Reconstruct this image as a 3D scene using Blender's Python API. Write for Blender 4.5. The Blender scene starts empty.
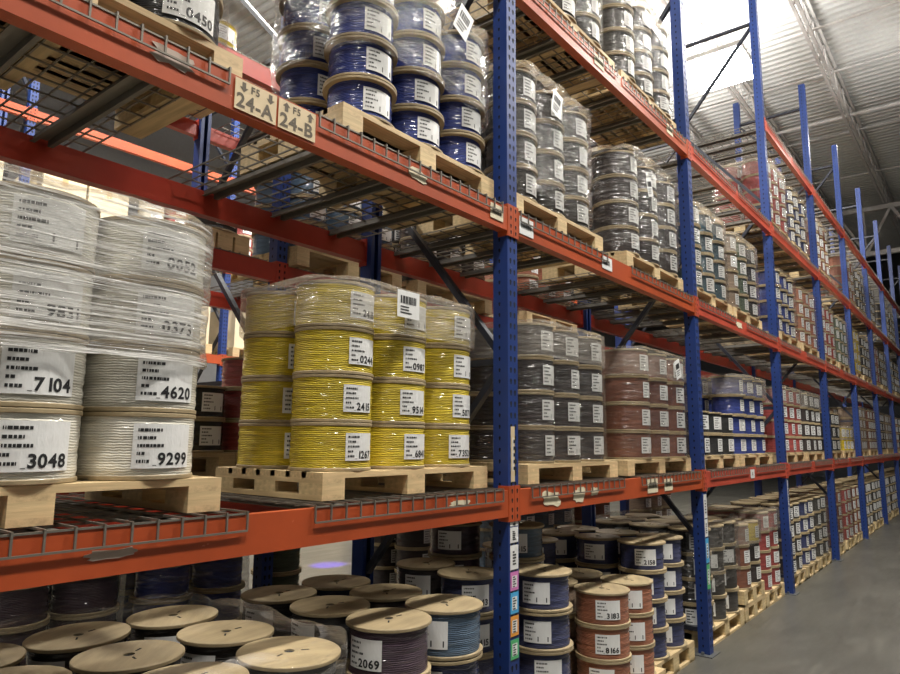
import bpy, math, random
import numpy as np
from mathutils import Vector, Matrix, Euler

random.seed(7)
R = math.radians
SC = bpy.context.scene
COL = SC.collection

# ------------------------------------------------------------------ camera solve
F_PX, YAW, PIT, ROL = 677.87, R(38.599), R(8.63), R(0.524)
CAM = Vector((1.6854, 0.0, 1.4733))
_cy, _sy, _cp, _sp = math.cos(YAW), math.sin(YAW), math.cos(PIT), math.sin(PIT)
FW = Vector((-_sy*_cp, _cy*_cp, _sp))
RT0 = Vector((_cy, _sy, 0)); UP0 = RT0.cross(FW)
RT = RT0*math.cos(ROL) + UP0*math.sin(ROL)
UP = UP0*math.cos(ROL) - RT0*math.sin(ROL)
BAY, Y0, PW = 2.515, 2.53, 0.08           # bay pitch, corner of the tagged post, post width
LEVEL = [0.0, 1.258, 2.545, 3.79, 4.99]   # floor and shelf heights

# ------------------------------------------------------------------ materials
def srgb(*c):
    return tuple(((x/255)/12.92 if x/255 <= .04045 else ((x/255+.055)/1.055)**2.4) for x in c) + (1,)

class NT:
    def __init__(s, name):
        s.m = bpy.data.materials.new(name); s.m.use_nodes = True
        s.t = s.m.node_tree; s.t.nodes.clear()
        s.out = s.n('ShaderNodeOutputMaterial')
    def n(s, typ, **kw):
        x = s.t.nodes.new(typ)
        for k, v in kw.items():
            if k.startswith('_'): setattr(x, k[1:], v)
            else:
                i = x.inputs[int(k[1:])] if k[0] == 'i' and k[1:].isdigit() else x.inputs[k.replace('__', ' ')]
                if isinstance(v, bpy.types.NodeSocket): s.t.links.new(v, i)
                else: i.default_value = v
        return x
    def coord(s, scale=(1, 1, 1), rot=(0, 0, 0), kind='Object'):
        c = s.n('ShaderNodeTexCoord')
        return s.n('ShaderNodeMapping', Vector=c.outputs[kind], Scale=scale, Rotation=rot).outputs[0]
    def noise(s, vec, scale, detail=4, rough=.6):
        return s.n('ShaderNodeTexNoise', Vector=vec, Scale=scale, Detail=detail, Roughness=rough).outputs[0]
    def ramp(s, fac, *stops):
        x = s.n('ShaderNodeValToRGB', Fac=fac); e = x.color_ramp.elements
        while len(e) < len(stops): e.new(.5)
        for q, (p, c) in zip(e, stops):
            q.position = p; q.color = c if len(c) == 4 else tuple(c)+(1,)
        return x.outputs[0]
    def mix(s, fac, a, b, typ='MIX'):
        x = s.n('ShaderNodeMix', _data_type='RGBA', _blend_type=typ)
        for i, v in ((0, fac), (6, a), (7, b)):
            if isinstance(v, bpy.types.NodeSocket): s.t.links.new(v, x.inputs[i])
            else: x.inputs[i].default_value = v
        return x.outputs[2]
    def bump(s, h, strength=.3, dist=.002):
        return s.n('ShaderNodeBump', Height=h, Strength=strength, Distance=dist).outputs[0]
    def bsdf(s, **kw):
        return s.n('ShaderNodeBsdfPrincipled', **kw)
    def end(s, sh):
        s.t.links.new(sh, s.out.inputs[0]); return s.m

def scale3(c, k): return tuple(min(1, x*k) for x in c[:3]) + (1,)
M = {}
def paint(name, c, worn, rough=.42):
    t = NT(name); v = t.coord()
    n1 = t.noise(v, 3, 5); n2 = t.noise(t.coord((6, 1.2, 6)), 9, 6, .7)
    c1 = t.mix(t.ramp(n1, (.35, (0, 0, 0)), (.7, (1, 1, 1))), scale3(c, .82), scale3(c, 1.12))
    chip = t.ramp(n2, (.69, (0, 0, 0)), (.72, (1, 1, 1)))
    c2 = t.mix(chip, c1, worn)
    b = t.bsdf(Base__Color=c2, Roughness=rough, Normal=t.bump(n2, .12, .002))
    M[name] = t.end(b.outputs[0])
paint('post_blue', srgb(27, 54, 117), srgb(120, 130, 150))
paint('beam_orange', srgb(170, 73, 35), srgb(216, 132, 104))
paint('beam_rear_shaded', srgb(168, 54, 36), srgb(196, 110, 90))  # beam orange darkened, the shade behind the loads put into the colour
paint('beam_far', srgb(182, 74, 54), srgb(200, 120, 104))
paint('dark_steel', srgb(36, 40, 52), srgb(60, 62, 70))
paint('support_grey', srgb(108, 105, 98), srgb(120, 116, 108), .5)
paint('roof_steel', srgb(226, 222, 218), srgb(180, 176, 172), .55)
def plain(name, c, rough=.6, metal=0., **kw):
    t = NT(name); n = t.noise(t.coord(), 14, 4)
    b = t.bsdf(Base__Color=t.mix(n, scale3(c, .88), scale3(c, 1.1)), Roughness=rough, Metallic=metal, **kw)
    M[name] = t.end(b.outputs[0])
plain('zinc_wire', srgb(128, 122, 112), .45, .5)
plain('hole', srgb(6, 8, 14), .9)
plain('ink', srgb(24, 24, 26), .6)
plain('ink_brown', srgb(84, 72, 54), .6)
plain('sign_paper', srgb(206, 186, 150), .5)
plain('pink', srgb(204, 120, 180), .5); plain('sky', srgb(70, 160, 210), .5)
plain('amber', srgb(222, 150, 60), .5); plain('leaf', srgb(80, 170, 110), .5)
plain('galv', srgb(110, 112, 112), .45, .6)
plain('carton', srgb(214, 200, 170), .8); plain('tape', srgb(190, 160, 110), .4)
plain('scrape', srgb(170, 152, 138), .6)
plain('torn_paper', srgb(214, 204, 176), .7)
def paper():
    t = NT('paper'); n = t.noise(t.coord((30, 30, 14)), 1, 3)
    b = t.bsdf(Base__Color=srgb(226, 226, 224), Roughness=.38, Normal=t.bump(n, .5, .006), Coat__Weight=.35, Coat__Roughness=.2)
    M['paper'] = t.end(b.outputs[0])
paper()
def wood(name, c, sc=(1, 1, 1), ply=False):
    t = NT(name); v = t.coord(sc)
    n = t.noise(v, 1, 6, .65); w = t.n('ShaderNodeTexWave', Vector=v, Scale=.35, Distortion=6, Detail=3).outputs[1]
    rnd = t.n('ShaderNodeObjectInfo').outputs['Random']
    c1 = t.mix(t.ramp(n, (.3, (0, 0, 0)), (.72, (1, 1, 1))), scale3(c, .62), scale3(c, 1.12))
    c2 = t.mix(.25, c1, t.mix(w, scale3(c, .7), scale3(c, 1.1)))
    tint = t.ramp(rnd, (0, (.82, .8, .78)), (1, (1.06, 1.04, 1)))
    c3 = t.mix(1.0, c2, tint, 'MULTIPLY')
    b = t.bsdf(Base__Color=c3, Roughness=.62, Normal=t.bump(n, .35, .002))
    M[name] = t.end(b.outputs[0])
wood('pallet_y', srgb(214, 190, 146), (55, 3.5, 70))
wood('pallet_x', srgb(214, 190, 146), (3.5, 55, 70))
wood('block_wood', srgb(220, 198, 152), (30, 6, 90))
wood('plywood', srgb(168, 151, 118), (5, 34, 60))

WIRE = {}
def wire(name, c, mult=.62, ws=.8, wd=.3):
    t = NT('wire_' + name); v = t.coord()
    wv = t.n('ShaderNodeTexWave', _bands_direction='Z', Vector=v, Scale=46, Distortion=3.4, Detail=3, Detail__Scale=1.4).outputs[1]
    st = t.noise(t.coord((7, 7, 90)), 1, 4, .65)
    crk = t.noise(t.coord((9, 9, 46)), 1, 2, .5)
    rnd = t.n('ShaderNodeObjectInfo').outputs['Random']
    c1 = t.mix(t.ramp(st, (.36, (0, 0, 0)), (.62, (1, 1, 1))), scale3(c, mult), scale3(c, 1.08))
    c2 = t.mix(t.ramp(wv, (0, (wd, wd, wd)), (.35, (0, 0, 0))), c1, scale3(c, .45))
    c3 = t.mix(1.0, c2, t.ramp(rnd, (0, (.84, .84, .84)), (1, (1.1, 1.1, 1.1))), 'MULTIPLY')
    nb = t.bump(wv, ws, .004)
    cb = t.n('ShaderNodeBump', Height=crk, Strength=1.0, Distance=.017).outputs[0]
    b = t.bsdf(Base__Color=c3, Roughness=.6, Specular__IOR__Level=.25, Normal=nb, Coat__Weight=.9, Coat__Roughness=.10, Coat__Normal=cb)
    WIRE[name] = t.end(b.outputs[0])
WC = dict(white=(214, 210, 196), yellow=(216, 190, 40), charcoal=(52, 42, 40), brown=(126, 75, 54), black=(30, 30, 32),
          blue=(44, 62, 140), navy=(56, 62, 102), red=(164, 70, 66), teal=(66, 92, 104), grey=(66, 62, 58), copper=(164, 102, 74),
          purple=(70, 50, 64), green=(90, 104, 84), steel=(84, 108, 132), tan=(150, 128, 108))
for k, c in WC.items(): wire(k, srgb(*c), *((.8, .42, .14) if k == 'white' else ()))

def film(name, lo, hi, rot, sc, haze=(.72, .69, .64), t0=.42, t1=.66):
    t = NT(name)
    st = t.noise(t.coord(sc, rot), 1, 5, .62); fine = t.noise(t.coord((sc[0]*3, sc[1]*3, sc[2]*2.2), rot), 1, 4, .7)
    fac = t.n('ShaderNodeMapRange', Value=t.mix(.35, st, fine), i1=t0, i2=t1, i3=lo, i4=hi).outputs[0]
    nb = t.n('ShaderNodeBump', Height=fine, Strength=.8, Distance=.005, Normal=t.bump(st, 1.0, .014)).outputs[0]
    g = t.bsdf(Base__Color=haze+(1,), Roughness=.22, Normal=nb, Coat__Weight=.6, Coat__Roughness=.1)
    tr = t.n('ShaderNodeBsdfTransparent', Color=(.97, .97, .96, 1))
    gl = t.n('ShaderNodeBsdfGlossy', Color=(1, 1, 1, 1), Roughness=.11, Normal=nb)
    fr = t.n('ShaderNodeLayerWeight', Blend=.28, Normal=nb).outputs[0]
    a = t.n('ShaderNodeMixShader', i0=fac); t.t.links.new(tr.outputs[0], a.inputs[1]); t.t.links.new(g.outputs[0], a.inputs[2])
    f2 = t.n('ShaderNodeMath', _operation='MULTIPLY', i0=fr, i1=.42).outputs[0]
    b = t.n('ShaderNodeMixShader', i0=f2); t.t.links.new(a.outputs[0], b.inputs[1]); t.t.links.new(gl.outputs[0], b.inputs[2])
    M[name] = t.end(b.outputs[0])
film('film_light', .0, .05, (0, 0, 0), (5, 5, 60))
film('film_top', .13, .36, (0, 0, 0), (4, 4, 48), (.70, .64, .55))
film('film_diag', .12, .80, (R(24), 0, 0), (3, 1.1, 100), (.84, .82, .78), .48, .57)
film('film_heavy', .02, .34, (R(38), R(10), 0), (6, 6, 34), (.72, .69, .66), .50, .68)

def emit(name, c, s):
    t = NT(name); M[name] = t.end(t.n('ShaderNodeEmission', Color=c, Strength=s).outputs[0])
emit('lamp_lens', (1, .98, .94, 1), 60)
emit('lamp_glow', (1, .99, .97, 1), 90)

def floor_mat():
    t = NT('concrete'); v = t.coord()
    n = t.noise(v, .7, 6, .6); n2 = t.noise(t.coord((4, .7, 1)), 1.3, 6, .7); n3 = t.noise(v, 40, 3)
    c = t.mix(t.ramp(n, (.3, (0, 0, 0)), (.7, (1, 1, 1))), srgb(74, 73, 67), srgb(90, 88, 81))
    c = t.mix(t.ramp(n2, (.56, (0, 0, 0)), (.68, (.55, .55, .55))), c, srgb(108, 105, 96))
    c = t.mix(t.ramp(n3, (.4, (0, 0, 0)), (.9, (.3, .3, .3))), c, srgb(66, 65, 62))
    b = t.bsdf(Base__Color=c, Roughness=t.ramp(n2, (.3, (.3, .3, .3)), (.7, (.46, .46, .46))), Normal=t.bump(n3, .05, .002))
    M['concrete'] = t.end(b.outputs[0])
floor_mat()
plain('deck_white', srgb(226, 226, 222), .6); plain('wall_paint', srgb(120, 120, 120), .8)
plain('wall_dark', srgb(62, 64, 66), .85)

# ------------------------------------------------------------------ mesh helpers
class MB:
    def __init__(s): s.v = []; s.f = []; s.m = []
    def add(s, vs, fs, mi=0):
        o = len(s.v); s.v += [tuple(p) for p in vs]
        for f in fs: s.f.append(tuple(i+o for i in f)); s.m.append(mi)
    def box(s, a, b, mi=0, mat=None):
        (x0, y0, z0), (x1, y1, z1) = a, b
        vs = [Vector(p) for p in ((x0,y0,z0),(x1,y0,z0),(x1,y1,z0),(x0,y1,z0),(x0,y0,z1),(x1,y0,z1),(x1,y1,z1),(x0,y1,z1))]
        if mat: vs = [mat @ p for p in vs]
        s.add(vs, [(0,3,2,1),(4,5,6,7),(0,1,5,4),(1,2,6,5),(2,3,7,6),(3,0,4,7)], mi)
    def bar(s, p, q, w, h=None, mi=0, n=4):
        p, q = Vector(p), Vector(q); d = (q-p).normalized(); h = h or w
        u = d.cross(Vector((0, 0, 1))) if abs(d.z) < .95 else d.cross(Vector((0, 1, 0)))
        u.normalize(); t = d.cross(u)
        vs = []
        for e in (p, q):
            for k in range(n):
                a = 2*math.pi*(k+.5)/n; r = 1/math.cos(math.pi/n) if n == 4 else 1
                vs.append(e + u*(w/2*r*math.cos(a)) + t*(h/2*r*math.sin(a)))
        s.add(vs, [tuple(range(n))[::-1], tuple(range(n, 2*n))] + [(k, (k+1) % n, n+(k+1) % n, n+k) for k in range(n)], mi)
    def lathe(s, prof, n=40, mi=0, jit=None, cx=0, cy=0, cz=0, closed=False):
        o = len(s.v); L = len(prof)
        for j, (r, z) in enumerate(prof):
            for k in range(n):
                a = 2*math.pi*k/n; rr = r + (jit(j, k) if jit else 0)
                s.v.append((cx+rr*math.cos(a), cy+rr*math.sin(a), cz+z))
        for j in range(L if closed else L-1):
            j2 = (j+1) % L
            for k in range(n):
                s.f.append((o+j*n+k, o+j*n+(k+1) % n, o+j2*n+(k+1) % n, o+j2*n+k)); s.m.append(mi)
    def cap(s, r, z, n=40, mi=0, up=True, cx=0, cy=0):
        vs = [(cx+r*math.cos(2*math.pi*k/n), cy+r*math.sin(2*math.pi*k/n), z) for k in range(n)]
        s.add(vs, [tuple(range(n)) if up else tuple(range(n))[::-1]], mi)
    def mesh(s, name, mats, smooth=False):
        me = bpy.data.meshes.new(name); me.from_pydata(s.v, [], s.f)
        for m in mats: me.materials.append(M[m] if isinstance(m, str) else m)
        if len(mats) > 1: me.polygons.foreach_set('material_index', s.m)
        if smooth:
            me.polygons.foreach_set('use_smooth', [True]*len(s.f))
            try: me.set_sharp_from_angle(angle=R(40))
            except Exception: pass
        me.update(); return me
def obj(name, me, parent=None, loc=(0, 0, 0), rot=(0, 0, 0)):
    o = bpy.data.objects.new(name, me); COL.objects.link(o)
    o.location = loc; o.rotation_euler = rot
    if parent: o.parent = parent
    return o
def tag(o, label, cat, group=None, kind=None):
    o['label'] = label; o['category'] = cat
    if group: o['group'] = group
    if kind: o['kind'] = kind
    return o
def thing(name, label, cat, loc=(0, 0, 0), rot=(0, 0, 0), group=None):
    return tag(obj(name, None, None, loc, rot), label, cat, group)
def struct(name, me, loc=(0, 0, 0), label=None, cat=None):
    o = obj(name, me, None, loc); o['kind'] = 'structure'
    o['label'] = label or name; o['category'] = cat or 'room'
    return o

# glyphs for stickers and labels: plain built-in lettering turned into mesh
GL = {}
def glyph(ch):
    if ch not in GL:
        cu = bpy.data.curves.new('g', 'FONT'); cu.body = ch; cu.resolution_u = 3; cu.offset = .03
        o = bpy.data.objects.new('g', cu); COL.objects.link(o)
        me = bpy.data.meshes.new_from_object(o.evaluated_get(bpy.context.evaluated_depsgraph_get()))
        vs = [tuple(v.co) for v in me.vertices]; fs = [tuple(p.vertices) for p in me.polygons]
        w = max((v[0] for v in vs), default=.3) + .06
        GL[ch] = (vs, fs, w)
        bpy.data.objects.remove(o); bpy.data.meshes.remove(me); bpy.data.curves.remove(cu)
    return GL[ch]
def text2d(txt, size, x0, y0):
    vs, fs, x = [], [], x0
    for ch in txt:
        if ch == ' ': x += .3*size; continue
        v, f, w = glyph(ch); o = len(vs)
        vs += [(x+p[0]*size, y0+p[1]*size) for p in v]; fs += [tuple(i+o for i in q) for q in f]; x += w*size
    return vs, fs, x

# ------------------------------------------------------------------ where things are, in words
ORD = 'first second third fourth fifth sixth seventh eighth ninth tenth eleventh twelfth thirteenth'.split()
def bayname(b):
    return 'before tagged post' if b == 0 else 'past tagged post' if b == 1 else f'past {ORD[b-1]} post'
LVN = ['floor level', 'lower shelf', 'middle shelf', 'upper shelf', 'topmost shelf']
NEAR_B = 2

# ------------------------------------------------------------------ rack: posts, beams, decks
def tear(mb, c, u, v, s, mi):
    pts = [(-.5, .35), (-.25, .75), (.25, .75), (.5, .35), (.22, -.75), (-.22, -.75)]
    c, u, v = Vector(c), Vector(u), Vector(v)
    mb.add([c+u*(a*s)+v*(b*s) for a, b in pts], [tuple(range(6))], mi)
def post_mesh(h, holes, key, cache={}):
    if (h, holes, key) in cache: return cache[(h, holes, key)]
    mb = MB(); w = PW
    # open channel: front web, two flanges and returning lips (open towards the rack)
    mb.box((-.004, 0, 0), (0, w, h)); mb.box((-w, 0, 0), (-.004, .004, h)); mb.box((-w, w-.004, 0), (-.004, w, h))
    mb.box((-w, .004, 0), (-w+.004, .026, h)); mb.box((-w, w-.026, 0), (-w+.004, w-.004, h))
    if holes:
        z = .06
        while z < h-.03:
            for yy in (.024, .056): tear(mb, (.0006, yy, z), (0, 1, 0), (0, 0, 1), .017, 1)
            tear(mb, (-.045, -.0006, z), (1, 0, 0), (0, 0, 1), .012, 1)
            z += .0508
    me = mb.mesh('post', ['post_blue', 'hole']); cache[(h, holes, key)] = me
    return me
def frame(k, xf, depth, h, label, group, flip=0, holes=True, dark='dark_steel'):
    y = Y0 + k*BAY
    t = thing('upright_frame', label, 'rack post', (xf, y, 0), (0, 0, 0), group)
    obj('post', post_mesh(h, holes, 0), t)
    rp = obj('post', post_mesh(h, holes, 0), t, (-depth, PW, 0), (0, 0, math.pi))
    for x in (-PW/2, -depth+PW/2):
        mb = MB(); mb.box((x-.07, -.05, 0), (x+.07, PW+.05, .008))
        for yy in (-.03, PW+.03): mb.bar((x, yy, .008), (x, yy, .028), .022, n=6)
        obj('base_plate', mb.mesh('base_plate', ['galv']), t)
    zs = [.75, 1.83, 2.93, 4.0, 5.08, 6.15]; front = bool(flip); prev = .22
    def br(a, b):
        mb = MB(); mb.bar(a, b, .036, .030); obj('brace', mb.mesh('brace', [dark]), t)
    br((-PW+.005, PW/2, .16), (-depth+PW-.005, PW/2, .16))
    for i, z in enumerate(zs):
        if z > h-.1: break
        a, b = (-PW+.005, -depth+PW-.005) if front else (-depth+PW-.005, -PW+.005)
        if i: br((a, PW/2, prev+.05), (b, PW/2, z-.04))
        br((-PW+.005, PW/2, z), (-depth+PW-.005, PW/2, z)) if i % 2 else None
        prev = z; front = not front
    return t

def beam(name, xf, b, z, sgn, mat, label, group, h=.113, near=False, sag=0):
    """xf: face of the post the beam hooks onto, sgn +1: the face looks towards +x."""
    ya, yb = Y0+(b-1)*BAY+PW, Y0+b*BAY
    t = thing(name, label, 'beam', (xf, ya, z), (0, 0, 0), group)
    L = yb-ya; mb = MB(); s = sgn
    def bx(x0, x1, z0, z1):
        mb.box((min(s*x0, s*x1), .0012, z0), (max(s*x0, s*x1), L-.0012, z1))
    bx(.004, -.030, -h, 0); bx(-.030, -.046, -h, -.030)      # box section with a step for the deck
    o = obj('profile', mb.mesh('profile', [mat]), t)
    for e, y in ((0, 0), (1, L)):
        mb = MB(); d = -1 if e == 0 else 1
        y0, y1 = sorted((y, y+d*PW*.48))
        mb.box((min(s*.0012, s*.0065), y0, -h-.022), (max(s*.0012, s*.0065), y1, .018))
        y0, y1 = sorted((y-d*.0012, y-d*.006))
        mb.box((min(s*.0065, -s*.05), y0, -h-.022), (max(s*.0065, -s*.05), y1, .018))
        for zz in (-.005, -.045, -.085, -.115):
            tear(mb, (s*.0072, y+d*.02, zz), (0, s, 0), (0, 0, 1), .013, 1)
        obj('end_connector', mb.mesh('end_connector', [mat, 'hole']), t)
    t['kind'] = 'thing'
    return t

def deck(xf, depth, b, z, ya, yb, label, group, fall=True, sup=3, fine=True):
    t = thing('wire_deck', label, 'wire shelf', (xf, ya, z), (0, 0, 0), group)
    W = yb-ya; mb = MB(); r = .0052
    st = .0655 if fine else .13
    n = max(2, round(W/st)); xr = -depth
    for i in range(n+1):
        y = W*i/n
        mb.bar((.012, y, .0078), (xr-.012, y, .0078), r)
        if fall:
            mb.bar((.012, y, .0104), (.012, y, -.043), r); mb.bar((xr-.012, y, .0104), (xr-.012, y, -.043), r)
    m = round(depth/(.1 if fine else .2))
    for i in range(m+1): mb.bar((.004-(depth+.008)*i/m, 0, .0032), (.004-(depth+.008)*i/m, W, .0032), r)
    if fall:
        for x in (.0135, xr-.0135): mb.bar((x, 0, -.043), (x, W, -.043), r)
    obj('wire_grid', mb.mesh('wire_grid', ['zinc_wire']), t)
    for i in range(sup):
        y = W*(i+.5)/sup; mb = MB()
        x0, x1 = xr+.036, -.036
        mb.box((x0, y-.026, -.004), (x1, y+.026, -.001)); mb.box((x0, y-.026, -.029), (x1, y-.023, -.001)); mb.box((x0, y+.023, -.029), (x1, y+.026, -.001))
        mb.box((x0, y-.038, -.029), (x1, y-.026, -.026)); mb.box((x0, y+.026, -.029), (x1, y+.038, -.026))
        obj('support_channel', mb.mesh('support_channel', ['support_grey']), t)
    return t

DA = .97
NB = 9
fl = ['blue rack post frame carrying the column of coloured tags', 'blue rack post frame second from the tagged post, bolted to floor']
for k in range(0, NB):
    lab = 'tall blue rack post frame with a column of coloured tags' if k == 0 else f'tall blue rack post frame, {ORD[k]} along the aisle counting from the tagged post'
    FR = frame(k, 0, DA, 7.2 if k < 3 else 6.5, lab, 'aisle rack frames', flip=1-k % 2, holes=k < 6)
    if k == 0: TAGPOST = FR
    if k == 1: POST2 = FR
    if k == 2: POST3 = FR
BEAMS = {}
for b in range(0, NB):
    for lv in (1, 2, 3, 4):
        if lv == 4 and b < 3: continue
        z = LEVEL[lv]
        mat = 'beam_orange' if b < 2 else 'beam_far'
        BEAMS[(b, lv)] = beam('rack_rail', 0, b, z, 1, mat, f'orange steel beam along the aisle edge of the {LVN[lv]}, {bayname(b)}', 'aisle side beams')
        beam('rack_rail', -DA, b, z, -1, 'beam_rear_shaded', f'shade-darkened orange beam along the back edge of the {LVN[lv]}, {bayname(b)}', 'back side beams')
        ys = Y0+(b-1)*BAY
        pans = ((.18, 1.172), (1.42, 2.46)) if lv == 1 else ((.10, 1.03), (1.375, 2.46)) if lv == 2 else ((.14, 1.24), (1.34, 2.46))
        for i, (pa, pb) in enumerate(pans):
            deck(0, DA, b, z, ys+pa, ys+pb, f'galvanised wire deck panel, {ORD[i]} of the {LVN[lv]}, {bayname(b)}', 'aisle rack wire decks', fall=True, sup=4 if lv == 4 else 3, fine=b < 4)

# second row, back to back
XB, DB = -1.72, 1.06
for k in range(-1, 4):
    frame(k, XB, DB, 6.5, f'blue post frame of the row behind, {ORD[k+1]} one seen between the shelves', 'second row frames', flip=1, holes=k < 2)
for b in range(0, 5):
    for lv in (1, 2, 3):
        z = LEVEL[lv]; pl = bayname(b)
        beam('rack_rail', XB, b, z, 1, 'beam_rear_shaded', f'orange beam facing the flue, {LVN[lv]} of row behind, {pl}', 'second row beams')
        beam('rack_rail', XB-DB, b, z, -1, 'beam_rear_shaded', f'orange outer beam, {LVN[lv]} of row behind, {pl}', 'second row beams')
        ys = Y0+(b-1)*BAY
        deck(XB, DB, b, z, ys+.16, ys+2.44, f'wire deck on the {LVN[lv]} of row behind, {pl}', 'second row wire decks', fall=False, sup=5, fine=b < 2)
# third row across the next aisle
XC, DC = -6.2, 1.0
for k in range(-1, 6):
    frame(k, XC, DC, 6.5, f'blue post frame across the next aisle, {ORD[k+1]} from its near end', 'far aisle frames', flip=0, holes=k < 2)
for b in range(0, 6):
    for lv in (1, 2, 3, 4):
        beam('rack_rail', XC, b, LEVEL[lv], 1, 'beam_orange', f'bright orange beam across the next aisle, {LVN[lv]}, {bayname(b)}', 'far aisle beams')

# ------------------------------------------------------------------ pallets
def pallet_boards(w, d, h):
    """local: x from 0 to -d, y from 0 to w"""
    tb, bb = .02, .018
    deckb, blocks, bots = [], [], []
    n = 7
    for i in range(n):
        x1 = -i*(d-.11)/(n-1); deckb.append(((x1-.11, 0, h-tb), (x1, w, h)))
    for yy in (0, w/2-.05, w-.10):
        for xx in (0, -d/2+.06, -d+.12): blocks.append(((xx-.12, yy, bb), (xx, yy+.10, h-tb-.016)))
    for yy in (0, w/2-.05, w-.10): bots.append(((-d, yy, 0), (0, yy+.10, bb)))
    strg = [((-d, yy, h-tb-.016), (0, yy+.10, h-tb)) for yy in (0, w/2-.05, w-.10)]
    return deckb, blocks, bots, strg
def pallet(x, y, z, w, d, label, group, parts=True, solid=False, h=.125):
    t = thing('wooden_pallet', label, 'pallet', (x, y, z), (0, 0, 0), group)
    db, bl, bo, st = pallet_boards(w, d, h)
    if solid: bo = bo + [((-.10, 0, -0.0), (0, w, .018)), ((-d, 0, 0), (-d+.1, w, .018))]
    if parts:
        for nm, lst, mt in (('deck_board', db, 'pallet_y'), ('block', bl, 'block_wood'), ('bottom_board', bo, 'pallet_x'), ('stringer_board', st, 'pallet_x')):
            for a, b in lst:
                mb = MB(); c = [(p+q)/2 for p, q in zip(a, b)]
                mb.box([p-q for p, q in zip(a, c)], [p-q for p, q in zip(b, c)])
                obj(nm, mb.mesh(nm, [mt]), t, c)
    else:
        mb = MB()
        for lst, mi in ((db, 0), (bl, 1), (bo, 2), (st, 2)):
            for a, b in lst: mb.box(a, b, mi)
        o = obj('body', mb.mesh('pallet', ['pallet_y', 'block_wood', 'pallet_x']), t)
    return t

# ------------------------------------------------------------------ spools
SR, SH, WR, FT = .155, .175, .147, .012
WRC = dict(white=.1515, yellow=.152, charcoal=.150, brown=.150, black=.145, blue=.134, navy=.138, copper=.146, red=.147)
SH0 = SH
def wr(c): return WRC.get(c, .143)
_rj = random.Random(3)
def winding_mb(segs=48, rings=18, mi=0, x=0, y=0, z=0, r=WR):
    mb = MB(); j = [_rj.uniform(-.0016, .0012) for _ in range(rings+1)]
    ph = [_rj.uniform(0, 6.28) for _ in range(rings+1)]
    prof = [(r+j[i], FT+(SH-2*FT)*i/rings) for i in range(rings+1)]
    mb.lathe(prof, segs, mi, lambda a, k: .0009*math.sin(3*2*math.pi*k/segs+ph[a]), x, y, z)
    return mb
def flange_mb(n=44, z=0):
    mb = MB(); b = .0018
    prof = [(.016, 0), (SR-b, 0), (SR, b), (SR, FT-b), (SR-b, FT), (.016, FT)]
    mb.lathe(prof, n, 0, None, 0, 0, z, closed=True)
    mb.cap(.016, z+FT-.004, 16, 1)                       # arbor hole
    for a in (.6, 2.9): mb.box((.035, -.003, z+FT), (.06, .003, z+FT+.0008), 1, Matrix.Rotation(a, 4, 'Z'))
    return mb
FLANGE = flange_mb().mesh('flange', ['plywood', 'hole'], True)
WIND = {}
def wind(c):
    if c not in WIND: WIND[c] = [winding_mb(r=wr(c)).mesh('winding', [WIRE[c]], True) for _ in range(2)]
    return random.choice(WIND[c])
def label_mb(num, w=.15, h=.108, r=WR+.0032, z0=.088, seed=0, mi=(0, 1), lod=0, mb=None, fn=None):
    rr = random.Random(seed); mb = mb or MB()
    def mp(u, v, k=0): a = u/r; return ((r+k)*math.cos(a), (r+k)*math.sin(a), z0+v)
    mp = fn or mp
    n = 10 if not lod else 4
    top = [mp(-w/2+w*i/n, h/2) for i in range(n+1)]; bot = [mp(-w/2+w*i/n, -h/2) for i in range(n+1)]
    mb.add(bot+top, [(i, i+1, n+2+i, n+1+i) for i in range(n)], mi[0])
    def rect(u0, v0, u1, v1): mb.add([mp(u0, v0, .0007), mp(u1, v0, .0007), mp(u1, v1, .0007), mp(u0, v1, .0007)], [(0, 1, 2, 3)], mi[1])
    for q in range(5):
        v = h*(.36-.175*q); u = -w*.43; e = -w*(.43-(.34, .25, .38, .16, .26)[q]*(1 if not num or q < 3 else .72))
        if lod: rect(u, v-h*.035, e, v+h*.035); continue
        while u < e:
            l = rr.uniform(.002, .009)*w/.15; rect(u, v-h*.035, u+l, v+h*.035); u += l+rr.uniform(.0009, .003)
    if num:
        s = h*.38; vs, fs, x = text2d(num, s, 0, 0)
        dx = w*.46-x; mb.add([mp(p[0]+dx, p[1]-h*.42, .0008) for p in vs], fs, mi[1])
        rect(dx-.012, -h*.44, dx-.002, -h*.425)
    elif not lod: rect(w*.02, -h*.42, w*.40, -h*.2)
    return mb
LBL = {}
def label_mesh(num, big, c, v=0):
    k = (num, big, wr(c), v)
    if k not in LBL:
        LBL[k] = label_mb(num, .168 if big else .138, .116 if big else .100, r=wr(c)+.0034, seed=(int(num) % 997 if num else v)).mesh('paper_label', ['paper', 'ink'])
    return LBL[k]
LOD = {}
def lod_mesh(c):
    if c not in LOD:
        mb = winding_mb(28, 6, r=wr(c)); o = MB()
        for z in (0, SH-FT):
            o.lathe([(0.001, z), (SR, z), (SR, z+FT), (0.001, z+FT)], 28, 1, None)
        mb.add(o.v, o.f, 1); label_mb(None, .138, .1, r=wr(c)+.0034, seed=5, lod=1, mb=mb, mi=(2, 3))
        LOD[c] = mb.mesh('spool', [WIRE[c], 'plywood', 'paper', 'ink'], False)
    return LOD[c]

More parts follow.
